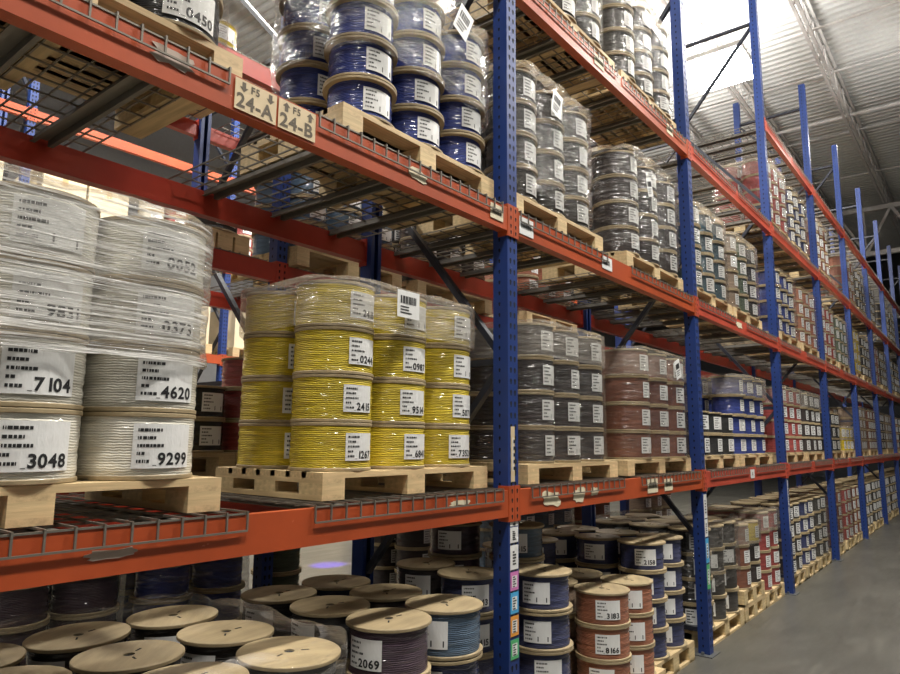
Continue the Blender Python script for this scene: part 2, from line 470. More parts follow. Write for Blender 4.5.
SPOOLS = []      # dict(x,y,z,c,rz,num,tilt,row,col,tier,where)
WRAPS = []
def load(row, lv, ys, color, tiers=4, slot='first', b=0, xs=None, xf=-.2, films=('top',), numbers=None, parts=None, lab=0., spread=8,
         big=False, pal=None, zoff=0., cname=None, tilt=0., percol=None, pallets=1, coldx=None, sc=1., sz=1., ph=None, pts=None, pcolor=None, depth=.6, jit=.0006):
    """one pallet load: columns of spools at ys along the aisle and xs in depth."""
    SH = SH0*sz
    rnd = random.Random(lv*7919+round(ys[0]*1000)*31+sum(map(ord, row+slot)))
    xs = xs or [xf-.3135*i for i in range(2)]
    z0 = LEVEL[lv] + (.0112 if lv else 0)
    w0, w1 = pal or (min(ys)-.165, max(ys)+.165)
    px = max(xs)+.145
    near = parts if parts is not None else (row == 'A' and b <= 2)
    wherep = {'A': f'{LVN[lv]} {bayname(b)}', 'B': f'rear row {LVN[lv]} {bayname(b)}', 'C': f'far row {LVN[lv]} {bayname(b)}'}[row]
    cn = cname or color
    for q in range(pallets):
        ph_ = ph or (.092 if lv == 1 and row == 'A' else .125)
        pallet(px, w0, z0+ph_*q, w1-w0, max(depth, px-min(xs)+.165), f'wooden pallet under {cn} spools, {slot} pallet{", "+ORD[q]+" up" if pallets > 1 else ""}, {wherep}', 'wooden pallets', parts=near, solid=(lv == 0), h=ph_)
    zb = z0+ph_*pallets+.0012
    rows = ('front', 'middle', 'back')
    tops = {}
    grid = [(i, j, x, y) for j, x in enumerate(xs) for i, y in enumerate(ys)] if not pts else [(i, 0, p[0], p[1]) for i, p in enumerate(pts)]
    for i, j, x, y in grid:
        if 1:
            tn, cc = (tiers, color) if not pts else pts[i][2:]
            if percol and (i, j) in percol: tn, cc = percol[(i, j)]
            ccs = cc if isinstance(cc, (list, tuple)) else [cc]*tn
            x2, y2 = x+(coldx or {}).get(i, 0)+rnd.uniform(-jit, jit), y+rnd.uniform(-jit, jit)
            for k in range(tn):
                dx = rnd.uniform(-.0006, .0006)
                num = (numbers or {}).get((i, j, k))
                last = k == tn-1
                SPOOLS.append(dict(x=x2+dx, y=y2+rnd.uniform(-.0006, .0006), z=zb+k*(SH+.0014)+((tilt*SR+.002) if tilt and k == tn-1 else 0), sc=sc, sz=sz, c=ccs[k], rz=R(lab+rnd.uniform(-spread, spread)), num=num, big=big,
                    tilt=(rnd.uniform(-tilt, tilt), rnd.uniform(-tilt, tilt)) if last and tilt else None, row=row, b=b, lv=lv,
                    text=f"{ccs[k]} spool {ORD[k]} up, {ORD[i]} {rows[min(j,2)]} stack, {slot} pallet, {wherep}", num_label=num))
            tops[(i, j)] = zb+tn*(SH+.0014)+(tilt*SR*2)
    zt = max(tops.values())
    cols = [(x, y) for x in xs for y in ys]
    both = 'top' in films
    for fm in films:
        tm = tiers; zc = zb+(tm-1)*(SH+.0014)
        tail = f'{cn} spools, {slot} pallet, {wherep}'
        if fm == 'top': WRAPS.append((cols, zc-.004, zt+.006, 'film_top', .004, f'hazy film round top of {tail}', b, row, 0, sc))
        if fm == 'light': WRAPS.append((cols, zb+.01, (zc-.022) if both else zt+.006, 'film_light', .003, f'clear film round {tail}', b, row, both, sc))
        if fm == 'diag': WRAPS.append((cols, zb+1.72*SH, zt+.012, 'film_diag', .006, f'slanting streaky film round {tail}', b, row, 0, sc))
        if fm == 'heavy': WRAPS.append((cols, zb+.036, zt+.014, 'film_heavy', .012, f'creased film round {tail}', b, row, 0, sc))
        if fm == 'upper': WRAPS.append((cols, zb+1.6*SH, zt+.012, 'film_heavy', .010, f'creased film round upper {tail}', b, row, 0, sc))
    return zb, zt

# ---- lower shelf
load('A', 1, [.325, .639, .953], 'white', 4, 'first', 0, films=('diag',), big=True, pal=(.16, 1.14), cname='white',
     numbers={(1, 0, 0): '3048', (1, 0, 1): '7104', (1, 0, 2): '9831', (2, 0, 0): '9299', (2, 0, 1): '4620', (2, 0, 2): '0373', (2, 0, 3): '0052'}, spread=5)
load('A', 1, [1.688, 1.989, 2.290], 'yellow', 4, 'second', 0, sc=.955, sz=.955, xf=-.215, films=('top',), pal=(1.53, 2.47),
     numbers={(0, 0, 0): '1267', (0, 0, 1): '2415', (0, 0, 2): '0244', (0, 0, 3): '2415', (1, 0, 0): '6841', (1, 0, 1): '9514', (1, 0, 2): '0987', (2, 0, 0): '7352', (2, 0, 1): '5071'}, spread=7)
load('A', 1, [3.01, 3.29, 3.57], 'charcoal', 4, 'first', 1, sc=.895, xs=[-.2, -.482, -.764], films=('top', 'light'), pal=(2.78, 3.76))
load('A', 1, [4.22, 4.54, 4.86], 'brown', 4, 'second', 1, films=('top', 'light'), pal=(3.90, 4.99), xf=-.2)
load('A', 1, [5.395, 5.709, 6.023], 'black', 2, 'first', 2, films=(), pal=(5.2, 6.18), percol={(i, j): (4, 'navy') for i in range(3) for j in (1, 2)})
load('A', 1, [6.43, 6.76, 7.08], 'blue', 4, 'second', 2, films=('top',), pal=(6.25, 7.3))
load('A', 1, [8.0, 8.33, 8.66], 'red', 4, 'first', 3, films=('top',))
load('A', 1, [9.06, 9.4, 9.74], 'charcoal', 4, 'second', 3, films=('top',))
load('A', 1, [10.45, 10.78, 11.1], 'black', 3, 'first', 4, films=('light',))
load('A', 1, [11.55, 11.87, 12.2], 'yellow', 2, 'second', 4, films=('top',))
# ---- middle shelf
load('A', 2, [.33, .644, .958], 'black', 3, 'first', 0, films=('light',), pal=(.15, 1.13), ph=.09, xf=-.2, numbers={(2, 0, 0): '0450', (1, 0, 0): '8471'}, spread=6, big=True, lab=-6)
load('A', 2, [1.765, 2.07, 2.372], 'blue', 4, 'second', 0, sc=.96, sz=.945, films=('upper',), pal=(1.55, 2.50), lab=-4)
load('A', 2, [2.86, 3.152, 3.444], 'grey', 4, 'first', 1, sc=.93, films=('heavy',), pal=(2.66, 3.64))
load('A', 2, [4.14, 4.48, 4.83], 'charcoal', 4, 'second', 1, films=('heavy',), pal=(3.98, 4.99))
load('A', 2, [5.40, 5.714, 6.028], 'teal', 4, 'first', 2, films=('light', 'top'), pal=(5.2, 6.2))
load('A', 2, [6.42, 6.734, 7.048], 'tan', 4, 'second', 2, films=('light', 'top'), percol={(1, 0): (4, 'green'), (2, 0): (4, 'grey')})
load('A', 2, [8.1, 8.42, 8.74], 'blue', 4, 'first', 3, films=('light',))
load('A', 2, [9.2, 9.55, 9.9], 'copper', 4, 'second', 3, films=('light',))
load('A', 2, [10.6, 10.93, 11.26], 'red', 4, 'first', 4, films=('light',))
load('A', 2, [11.74, 12.06, 12.38], 'green', 4, 'second', 4, films=('light',))
load('A', 2, [12.98, 13.31, 13.64], 'yellow', 4, 'first', 5, films=('light',))
# ---- upper shelf
load('A', 3, [.4, .72, 1.04], 'grey', 2, 'first', 0, films=())
load('A', 3, [1.55, 1.87, 2.19], 'grey', 2, 'second', 0, films=())
load('A', 3, [2.98, 3.31, 3.63], 'grey', 4, 'first', 1, films=('light',), pal=(2.8, 3.88))
load('A', 3, [4.17, 4.5, 4.82], 'grey', 4, 'second', 1, films=('light', 'top'), pal=(3.98, 4.99))
load('A', 3, [7.95, 8.27, 8.6], 'red', 4, 'first', 3, films=('light', 'top'), cname='dull red')
load('A', 3, [9.05, 9.37, 9.7], 'navy', 4, 'second', 3, films=('light',))
load('A', 3, [10.6, 10.92, 11.24], 'brown', 4, 'first', 4, films=('top',))
load('A', 3, [12.98, 13.31, 13.64], 'copper', 4, 'first', 5, films=('light',))
pal_cols = ['grey', 'charcoal', 'brown', 'steel', 'navy', 'tan', 'black', 'copper', 'red']
for b in range(5, NB):
    for s in (0, 1):
        ysb = Y0+(b-1)*BAY+.42+1.2*s
        for lv in (1, 2, 3):
            if b == 5 and ((lv == 2 and s == 0) or (lv == 3 and s == 0)): continue
            if lv == 3 and (b*2+s) % 3 == 1: continue
            load('A', lv, [ysb, ysb+.33, ysb+.66], random.choice(pal_cols), 4, ORD[s], b, films=('light',) if b < 7 else (), xs=[-.2, -.5135])

# ---- floor level
load('A', 0, [.75, 1.075, 1.40], 'grey', 4, 'first', 0, xs=[-.05, -.375, -.70], films=('heavy',), tilt=.03, lab=-90, spread=60, cname='film wrapped grey')
load('A', 0, [1.885, 2.20], 'purple', 4, 'second', 0, xs=[-.09, -.405, -.72], films=(), tilt=.008, lab=-80, spread=12, pal=(1.70, 2.37),
     numbers={(0, 0, 3): '2069'},
     percol={(1, 0): (4, ['navy', 'navy', 'navy', 'steel']), (2, 0): (4, 'navy'), (0, 1): (4, 'black'), (0, 2): (4, 'black'), (1, 1): (4, 'charcoal'), (1, 2): (4, 'navy'), (2, 1): (4, 'black'), (2, 2): (0, 'charcoal')}, cname='dark')
load('A', 0, [2.80, 3.40], 'navy', 4, 'first', 1, xs=[-.20, -.80], films=(), tilt=.006, lab=-50, spread=30, pal=(2.66, 3.50), numbers={(0, 0, 3): '0043', (0, 0, 2): '2415', (2, 0, 4): '0415'}, cname='navy and purple',
     pts=[(-.40, 2.775, 4, 'navy'), (-.165, 3.07, 4, 'navy'), (-.475, 3.325, 5, ['navy', 'navy', 'charcoal', 'navy', 'steel']), (-.72, 2.83, 4, 'charcoal'), (-.79, 3.165, 5, 'purple')])
load('A', 0, [3.67, 4.0], 'copper', 3, 'second', 1, xs=[-.13, -.455, -.77], films=(), lab=-58, spread=10, pal=(3.52, 4.2), numbers={(0, 0, 2): '3183', (0, 0, 1): '8166'},
     percol={(0, 1): (3, 'tan'), (1, 1): (3, 'tan'), (0, 2): (4, 'navy'), (1, 2): (4, 'navy')})
load('A', 0, [4.40, 4.715], 'navy', 4, 'third', 1, xs=[-.20, -.515, -.83], films=(), lab=-62, spread=12, pal=(4.22, 4.90), numbers={(0, 0, 3): '2158'})
load('A', 0, [5.3, 5.615, 5.93], 'grey', 4, 'first', 2, xs=[-.2, -.515, -.83], films=('upper',), lab=-60, spread=30, percol={(0, 0): (4, 'black'), (0, 1): (4, 'black')}, pal=(5.19, 6.085))
load('A', 0, [6.29, 6.605], 'brown', 3, 'second', 2, films=('top',), percol={(1, 0): (3, ['charcoal', 'charcoal', 'yellow'])}, pallets=2, cname='brown and yellow', pal=(6.12, 6.75))
load('A', 0, [6.97, 7.29], 'red', 4, 'third', 2, films=('top',), pal=(6.79, 7.46))
load('A', 0, [7.95, 8.27], 'charcoal', 4, 'first', 3, films=(), percol={(1, 0): (4, 'grey')})
load('A', 0, [8.68, 9.0], 'navy', 4, 'second', 3, films=())
load('A', 0, [9.4, 9.72], 'grey', 4, 'third', 3, films=('light',))
load('A', 0, [10.4, 10.75], 'brown', 4, 'first', 4, films=('light',))
load('A', 0, [11.25, 11.6], 'red', 4, 'second', 4, films=('light',), cname='red')
load('A', 0, [12.0, 12.33], 'brown', 4, 'third', 4, films=())
for b in range(5, NB):
    for s in (0, 1):
        ysb = Y0+(b-1)*BAY+.42+1.2*s
        load('A', 0, [ysb, ysb+.33, ysb+.66], random.choice(['grey', 'steel', 'charcoal', 'navy']), 4, ORD[s], b, films=(), xs=[-.2, -.5135])

# ---- the row behind (seen between the shelves)
XBS = [XB-.08, XB-.40, XB-.72]
load('B', 1, [1.40, 1.715, 2.035], 'black', 2, 'first', 0, xs=[XB+.02, XB-.3], films=())
load('B', 1, [2.355], 'red', 3, 'second', 0, xs=[XB+.02], pal=(2.205, 2.52), films=())
load('B', 2, [2.2], 'grey', 1, 'first', 0, xs=[XB-.2], films=())
load('B', 3, [1.40, 1.72, 2.04, 2.36], 'yellow', 2, 'first', 0, xs=[XB-.60], depth=.54, films=())
load('B', 2, [2.8, 3.12, 3.44], 'steel', 3, 'first', 1, xs=XBS[:2], films=())
load('B', 2, [3.95, 4.27, 4.6], 'charcoal', 3, 'second', 1, xs=XBS[:2], films=())
load('B', 1, [2.85, 3.17, 3.5], 'brown', 4, 'first', 1, xs=XBS[:2], films=())
load('B', 1, [4.0, 4.32, 4.64], 'copper', 4, 'second', 1, xs=XBS[:2], films=())
load('B', 0, [1.26, 1.576], 'purple', 5, 'first', 0, xs=XBS[:2], films=('light',), cname='purple', lab=100)
load('B', 0, [1.965, 2.29], 'blue', 5, 'second', 0, xs=XBS[:2], films=('upper',), cname='blue', lab=100)
load('B', 0, [2.79], 'green', 4, 'first', 1, xs=[XB-.2], films=(), lab=100, pal=(2.67, 3.0))
load('B', 0, [4.1, 4.45], 'charcoal', 4, 'second', 1, xs=[XB-.2, XB-.52], films=())
load('B', 0, [5.4, 5.75, 6.1], 'steel', 5, 'first', 2, xs=XBS[:2], films=('upper',))
load('B', 0, [6.6, 6.95], 'brown', 5, 'second', 2, xs=XBS[:2], films=())
load('B', 1, [5.5, 5.83, 6.16], 'tan', 4, 'first', 2, xs=XBS[:2], films=())
load('B', 1, [6.6, 6.93], 'brown', 4, 'second', 2, xs=XBS[:2], films=())
load('B', 2, [5.5, 5.83, 6.16], 'copper', 3, 'first', 2, xs=XBS[:2], films=())
load('B', 1, [8.1, 8.43, 8.76], 'grey', 4, 'first', 3, xs=XBS[:1], films=())
load('B', 0, [8.1, 8.43, 8.76], 'tan', 5, 'first', 3, xs=XBS[:1], films=())
# ---- across the next aisle: cartons on pallets and a few spools
def carton(x, y, z, w, d, h, label):
    t = thing('carton', label, 'box', (x, y, z), (0, 0, 0), 'cream cartons across the next aisle')
    mb = MB(); mb.box((-d, 0, 0), (0, w, h-.002)); mb.box((-d, 0, h-.002), (-d/2-.002, w, h)); mb.box((-d/2+.002, 0, h-.002), (0, w, h))
    obj('body', mb.mesh('carton', ['carton']), t)
    mb = MB(); mb.box((-d/2-.03, -.001, h), (-d/2+.03, w+.001, h+.001)); mb.box((0, w/2-.03, h*.6), (.001, w/2+.03, h)); obj('packing_tape', mb.mesh('tape', ['tape']), t)
ci = 0
for b in range(0, 6):
    for lv in (0, 1, 2, 3):
        for s in (0, 1):
            ysb = Y0+(b-1)*BAY+.2+1.18*s; z0 = LEVEL[lv]+(.0112 if lv else 0)
            pallet(XC-.03, ysb, z0, 1.02, .95, f'wooden pallet across the next aisle, {ORD[s]} on the {LVN[lv]}, {bayname(b)}', 'wooden pallets', parts=False)
            if (b+lv+s) % 3 != 2:
                for q in range(2):
                    carton(XC-.06, ysb+.03+.49*q, z0+.126, .46, .85, .55 if lv else .7, f'cream carton, {ORD[q]} on {ORD[s]} pallet of far row {LVN[lv]} {bayname(b)}')
            if (b+lv+s) % 3 == 2:
                for i in range(3):
                    cc = random.choice(['white', 'red', 'grey', 'yellow'])
                    for k in range(3):
                        SPOOLS.append(dict(x=XC-.25, y=ysb+.18+.33*i, z=z0+.1265+k*(SH+.0014), c=cc, rz=0, num=None, big=False, tilt=None, row='C', b=b, lv=lv,
                            text=f'{cc} spool {ORD[k]} up, {ORD[i]} stack, {ORD[s]} pallet, far row {LVN[lv]} {bayname(b)}', num_label=None))
    mb = MB()
    for lv in (1, 2, 3):   # pallet support bars
        for i in range(8): mb.bar((-DC+.03, 0, 0), (-.03, 0, 0), .03) if 0 else None

# ------------------------------------------------------------------ which spools show most: the 300 largest are objects of their own
def project(p):
    v = p-CAM; z = v.dot(FW)
    return (450+F_PX*v.dot(RT)/z, 337-F_PX*v.dot(UP)/z, z) if z > .1 else None
Wd, Hd = 450, 337
zb = np.full((Hd, Wd), 1e9); ib = np.full((Hd, Wd), -1, int)
def splat(x0, x1, y0, y1, d, i):
    a, b, c, e = int(x0/2), int(x1/2)+1, int(y0/2), int(y1/2)+1
    a, b, c, e = max(a, 0), min(b, Wd), max(c, 0), min(e, Hd)
    if a >= b or c >= e: return
    s = zb[c:e, a:b]; m = d < s; s[m] = d; ib[c:e, a:b][m] = i
for k in range(-1, NB):                       # posts and beams hide what stands behind them
    q = [project(Vector((x, Y0+k*BAY+yy, z))) for x in (0, -PW) for yy in (0, PW) for z in (.1, 6)]
    if all(q): splat(min(p[0] for p in q), max(p[0] for p in q), 0, Hd*2, q[0][2], -2)
for b in range(0, NB):
    for lv in (1, 2, 3):
        for s in range(60):
            y = Y0+(b-1)*BAY+BAY*s/60
            p, q = project(Vector((0, y, LEVEL[lv]))), project(Vector((0, y+BAY/60, LEVEL[lv]-.11)))
            if p and q: splat(min(p[0], q[0]), max(p[0], q[0]), p[1], q[1], p[2], -2)
for i, s in enumerate(SPOOLS):
    r_ = (Vector((s['x'], s['y'], 0))-Vector((CAM.x, CAM.y, 0))); sd = Vector((-r_.y, r_.x, 0)).normalized()*SR
    c0 = Vector((s['x'], s['y'], s['z'])); q = [project(c0+sd), project(c0-sd), project(c0+sd+Vector((0, 0, SH))), project(c0-sd+Vector((0, 0, SH)))]
    if all(q): splat(min(p[0] for p in q), max(p[0] for p in q), min(p[1] for p in q), max(p[1] for p in q), project(c0)[2]-SR, i)
cnt = np.bincount(ib[ib >= 0].ravel(), minlength=len(SPOOLS))*4
SH = SH0
order = sorted(range(len(SPOOLS)), key=lambda i: -cnt[i])
KEEP = set(i for i in order[:300] if cnt[i] >= 24)
big_mb = {}
STUFF = MB(); smats = list(WIRE) ; sidx = {c: i for i, c in enumerate(smats)}
for i, s in enumerate(SPOOLS):
    if i in KEEP:
        grp = f'wire spools on the {LVN[s["lv"]]}'
        lab = s['text']
        if s['num_label']: lab = lab.replace(' spool ', f' spool numbered {s["num_label"]}, ', 1)
        rot = (s['tilt'][0] if s['tilt'] else 0, s['tilt'][1] if s['tilt'] else 0, s['rz'])
        if cnt[i] < 90:
            o = obj('wire_spool', lod_mesh(s['c']), None, (s['x'], s['y'], s['z']), rot); o.scale = (s.get('sc', 1), s.get('sc', 1), s.get('sz', 1)); tag(o, lab, 'cable spool', grp); continue
        t = thing('wire_spool', lab, 'cable spool', (s['x'], s['y'], s['z']), rot, grp); t.scale = (s.get('sc', 1), s.get('sc', 1), s.get('sz', 1))
        obj('winding', wind(s['c']), t)
        obj('flange', FLANGE, t); obj('flange', FLANGE, t, (0, 0, SH-FT))
        me = label_mesh(s['num'], s['big'], s['c'], i % 3 if not s['num'] else 0)
        obj('paper_label', me, t, (0, 0, 0), (0, 0, 0))
    else:
        n = 18; ci = sidx[s['c']]; A, B_ = math.cos(s['rz']), math.sin(s['rz'])
        q_ = s.get('sc', 1); SZ = SH0*s.get('sz', 1); W_ = wr(s['c'])*q_; STUFF.lathe([(W_, FT), (W_, SZ-FT)], n, ci, None, s['x'], s['y'], s['z'])
        for z in (0, SZ-FT):
            STUFF.lathe([(.002, z), (SR*q_, z), (SR*q_, z+FT), (.002, z+FT)], n, len(smats), None, s['x'], s['y'], s['z'])
        if s['row'] != 'C' or 1:
            fn = lambda u, v, k=0: (s['x']+(W_+.003+k*3)*math.cos(s['rz']+u/WR), s['y']+(W_+.003+k*3)*math.sin(s['rz']+u/WR), s['z']+.088+v)
            label_mb(None, mb=STUFF, seed=3, lod=1, mi=(len(smats)+1, len(smats)+2), fn=fn)
o = obj('spool_stock', STUFF.mesh('spool_stock', [WIRE[c] for c in smats]+['plywood', 'paper', 'ink'], False))
tag(o, 'remaining wire spools filling the deeper and more distant rack positions', 'cable spools', None, 'stuff')

# ------------------------------------------------------------------ stretch film
def hull(P):
    P = sorted(set((round(a, 5), round(b, 5)) for a, b in P))
    def half(Q):
        h = []
        for p in Q:
            while len(h) > 1 and (h[-1][0]-h[-2][0])*(p[1]-h[-2][1])-(h[-1][1]-h[-2][1])*(p[0]-h[-2][0]) <= 0: h.pop()
            h.append(p)
        return h[:-1]
    return half(P)+half(P[::-1])
def wrap(cols, z0, z1, mat, amp, label, b, row, openend=0, sc=1.):
    pts = [(x+(SR*sc+.0175)*math.cos(a), y+(SR*sc+.0175)*math.sin(a)) for x, y in cols for a in [2*math.pi*k/40 for k in range(40)]]
    H = hull(pts); per = []; L = 0
    for i, p in enumerate(H):
        q = H[(i+1) % len(H)]; d = math.dist(p, q); n = max(1, int(d/.035))
        for k in range(n): per.append((p[0]+(q[0]-p[0])*k/n, p[1]+(q[1]-p[1])*k/n))
    N = len(per); cx, cy = sum(p[0] for p in per)/N, sum(p[1] for p in per)/N
    rn = random.Random(int(z0*1000)+int(cy*100)); ph = [rn.uniform(0, 6.28) for _ in range(8)]
    rings = max(5, int((z1-z0)/.03)); mb = MB()
    ex = 0 if openend else 2
    for j in range(rings+1+ex):
        if j <= rings: z, ins = z0+(z1-z0)*j/rings, 0
        else: z, ins = z1+.004*(j-rings), .03*(j-rings)**1.4
        for k, (x, y) in enumerate(per):
            t = k/N*2*math.pi; d = math.hypot(x-cx, y-cy); f = z*40
            w = amp*.8*(.45*math.sin(5*t+f*.5+ph[0])+.35*math.sin(13*t-f*.9+ph[1])+.3*math.sin(23*t+f*1.3+ph[2])+.25*math.sin(f*2.2+7*t+ph[3])) - ins
            w = max(w, -.006) if not ins else w
            zz = z + (abs(amp*1.6*math.sin(4*t+ph[4])) + abs(amp*math.sin(9*t+ph[5])) if j in (0,) or j >= rings else 0)
            mb.v.append((x+(x-cx)/d*w-0, y+(y-cy)/d*w, zz))
    for j in range(rings+ex):
        for k in range(N):
            mb.f.append((j*N+k, j*N+(k+1) % N, (j+1)*N+(k+1) % N, (j+1)*N+k)); mb.m.append(0)
    o = obj('stretch_wrap', mb.mesh('stretch_wrap', [mat], True))
    return tag(o, label, 'plastic film', 'stretch film around pallet loads')
WO = {}
for w in WRAPS: WO[w[5]] = wrap(*w)

# shipping slips stuck onto the film
def slip(parent_label_part, x, y, z, w, h, rx=0., yaw=0., num=None):
    p = next((o for k, o in WO.items() if all(s in k for s in parent_label_part)), None)
    mb = MB()
    mat = Matrix.Translation((x, y, z)) @ Matrix.Rotation(yaw, 4, 'Z') @ Matrix.Rotation(rx, 4, 'X')
    mb.box((-.001, -w/2, -h/2), (0, w/2, h/2), 0, mat)
    u = -w*.36
    rr = random.Random(2)
    while u < w*.36:
        l = rr.uniform(.003, .007); mb.box((0, u, h*.02), (.0012, u+l, h*.3), 1, mat); u += l+rr.uniform(.002, .005)
    for k in range(3): mb.box((0, -w*.36, -h*(.12+.11*k)), (.0012, w*rr.uniform(0, .3), -h*(.08+.11*k)), 1, mat)
    o = obj('shipping_slip', mb.mesh('slip', ['paper', 'ink']), p)
    o['label'] = 'white barcode slip'
slip(('yellow', 'lower'), -.036, 1.90, 1.985, .125, .105)
slip(('blue spools', 'middle', 'before'), -.024, 2.22, 3.33, .10, .15, R(-24))
slip(('charcoal', 'middle', 'past tagged'), -.022, 4.32, 3.2, .09, .13, R(18))
slip(('grey spools', 'middle', 'past tagged'), -.020, 3.05, 3.28, .10, .14, R(-14))
slip(('brown', 'lower', 'past tagged'), -.024, 4.72, 1.98, .1, .13, R(20))

# ------------------------------------------------------------------ signs and stickers
def sticker(parent, name, y, z, w, h, base, draws, x=.0075, label=None):
    """on a beam: y from the beam's near end, z from its top."""
    mb = MB(); mb.box((x-.001, y, z), (x, y+w, z+h), 0)
    for vs, fs in draws:
        mb.add([(x+.0006, y+p[0], z+p[1]) for p in vs], fs, 1)
    o = obj(name, mb.mesh(name, [base, 'ink_brown' if base == 'sign_paper' else 'ink']), parent)
    if label: o['label'] = label
    return o
def arrow(cx, cy, s, up):
    k = 1 if up else -1
    pts = [(-.22, -.5), (.22, -.5), (.22, .05), (.5, .05), (0, .55), (-.5, .05), (-.22, .05)]
    vs = [(cx+a*s, cy+k*b*s) for a, b in pts]
    return vs, [tuple(range(7)) if up else tuple(range(7))[::-1]]
yb0 = Y0-BAY+PW
for txt, ya, up in (('24-A', 1.068, False), ('24-B', 1.226, True)):
    w, h = .150, .098
    vs, fs, x = text2d(txt, .062, 0, 0); k = (w-.014)/x
    d = [([(p[0]*k+.006, p[1]*1.0+.010) for p in vs], fs)]
    vs, fs, x = text2d('F5', .032, .054, .066); d.append((vs, fs))
    d += [arrow(.030, .076, .030, up), arrow(.126, .076, .030, up)]
    sticker(BEAMS[(0, 2)], 'location_sign', ya-yb0, -.104, w, h, 'sign_paper', d, label=f'beige location sign reading F5 {txt}')
def rag(parent, name, y, z, w, h, mat, seed, x=.0068):
    rr = random.Random(seed); n = 18; vs = []
    for i in range(n):
        a = 2*math.pi*i/n; q = rr.uniform(.6, 1)
        vs.append((x, y+w/2+w/2*max(-1, min(1, 1.25*math.cos(a)))*q, z+h/2+h/2*max(-1, min(1, 1.25*math.sin(a)))*q))
    c = (x, y+w/2, z+h/2); mb = MB()
    mb.add([c]+vs, [(0, 1+i, 1+(i+1) % n) for i in range(n)], 0)
    back = [(p[0]-.0012, p[1], p[2]) for p in vs]
    mb.add(vs+back, [(i, n+i, n+(i+1) % n, (i+1) % n) for i in range(n)], 0)
    o = obj(name, mb.mesh(name, [mat]), parent); return o
rag(BEAMS[(0, 2)], 'torn_sticker', .80-yb0, -.072, .14, .06, 'scrape', 1)
rag(BEAMS[(0, 2)], 'torn_sticker', 1.83-yb0, -.075, .12, .055, 'torn_paper', 2)
def barcode(w, h, seed):
    rr = random.Random(seed); out = []; u = w*.12
    while u < w*.85:
        l = rr.uniform(.002, .006); out.append(([(u, h*.35), (u+l, h*.35), (u+l, h*.75), (u, h*.75)], [(0, 1, 2, 3)])); u += l+rr.uniform(.002, .004)
    return out
sticker(BEAMS[(0, 2)], 'barcode_sticker', 2.385-yb0, -.085, .10, .07, 'torn_paper', barcode(.1, .07, 1))
y1 = Y0+PW
sticker(BEAMS[(1, 2)], 'barcode_sticker', .012, -.100, .125, .085, 'paper', barcode(.125, .085, 2))
sticker(BEAMS[(1, 2)], 'barcode_sticker', .885, -.088, .13, .075, 'paper', barcode(.11, .075, 3))
rag(BEAMS[(1, 1)], 'torn_sticker', .185, -.10, .19, .085, 'torn_paper', 4)
rag(BEAMS[(1, 1)], 'torn_sticker', .49, -.10, .14, .085, 'torn_paper', 5)
rag(BEAMS[(1, 1)], 'torn_sticker', .68, -.07, .10, .05, 'torn_paper', 6)
sticker(BEAMS[(1, 1)], 'barcode_sticker', 1.43, -.095, .16, .085, 'torn_paper', barcode(.16, .085, 7))
sticker(BEAMS[(1, 1)], 'barcode_sticker', 1.70, -.095, .14, .075, 'torn_paper', barcode(.14, .075, 8))
rag(BEAMS[(0, 1)], 'scraped_patch', .735-yb0, -.075, .16, .026, 'scrape', 9)
rag(BEAMS[(0, 1)], 'torn_sticker', 2.1-yb0, -.04, .16, .02, 'torn_paper', 10)
rag(BEAMS[(2, 2)], 'torn_sticker', .95, -.08, .2, .06, 'torn_paper', 11)
sticker(BEAMS[(2, 1)], 'barcode_sticker', 1.15, -.09, .12, .075, 'paper', [arrow(.06, .037, .03, False)])
sticker(BEAMS[(1, 3)], 'barcode_sticker', .85, -.085, .13, .07, 'torn_paper', barcode(.13, .07, 12))
sticker(BEAMS[(1, 3)], 'barcode_sticker', 2.0, -.085, .12, .07, 'torn_paper', barcode(.12, .07, 13))

def tags(root, zs, cols, w=.062, y=.012):
    for (z0, z1), c in zip(zs, cols):
        mb = MB(); h = z1-z0; X = .0016
        mb.box((0.0002, y, z0), (X, y+w, z1), 0)
        if c != 'paper': mb.box((X, y+.012, z0+h*.2), (X+.0006, y+w-.012, z0+h*.8), 1)
        rr = random.Random(int(z0*1000))
        for k in range(5):
            u = z0+h*(.22+.12*k)
            mb.box((X, y+.018, u), (X+.0012, y+.018+rr.uniform(.012, .026), u+h*.06), 2)
        mb.box((X, y, z0), (X+.0006, y+w, z0+.003), 2)
        o = obj('location_tag', mb.mesh('location_tag', [c, 'paper', 'ink']), root); o['label'] = {'paper': 'white', 'sky': 'blue', 'amber': 'orange', 'leaf': 'green'}.get(c, c)+' location tag'
tags(TAGPOST, [(1.03, 1.098), (.917, 1.022), (.83, .91), (.735, .825), (.643, .728), (.55, .632)], ['paper', 'paper', 'pink', 'sky', 'amber', 'leaf'])
tags(TAGPOST, [(1.29, 1.535)], ['sign_paper'], .03, .02)
mb = MB(); vs, fs = arrow(0, 0, .036, True)
mb.add([(.003, .043+q, 1.118+p*.9) for p, q in [(-b, a) for a, b in []]] , [], 0)
mb = MB(); mb.box((.0002, .012, 1.103), (.0016, .074, 1.1205), 0)
mb.add([(.0024, .043+b*.6, 1.1115+a*.55) for a, b in vs], [tuple(range(7))[::-1]], 1)
obj('arrow_tag', mb.mesh('arrow_tag', ['paper', 'ink']), TAGPOST)
mb = MB(); mb.box((.0002, .012, .385), (.0016, .074, .45), 0); mb.box((.0016, .03, .42), (.0024, .062, .432), 1); mb.box((.0016, .03, .395), (.0024, .042, .432), 1); mb.add([(.0024, .02, .40), (.0024, .036, .385), (.0024, .052, .40)], [(0, 1, 2)], 1)
obj('arrow_tag', mb.mesh('arrow_tag', ['paper', 'ink']), TAGPOST)
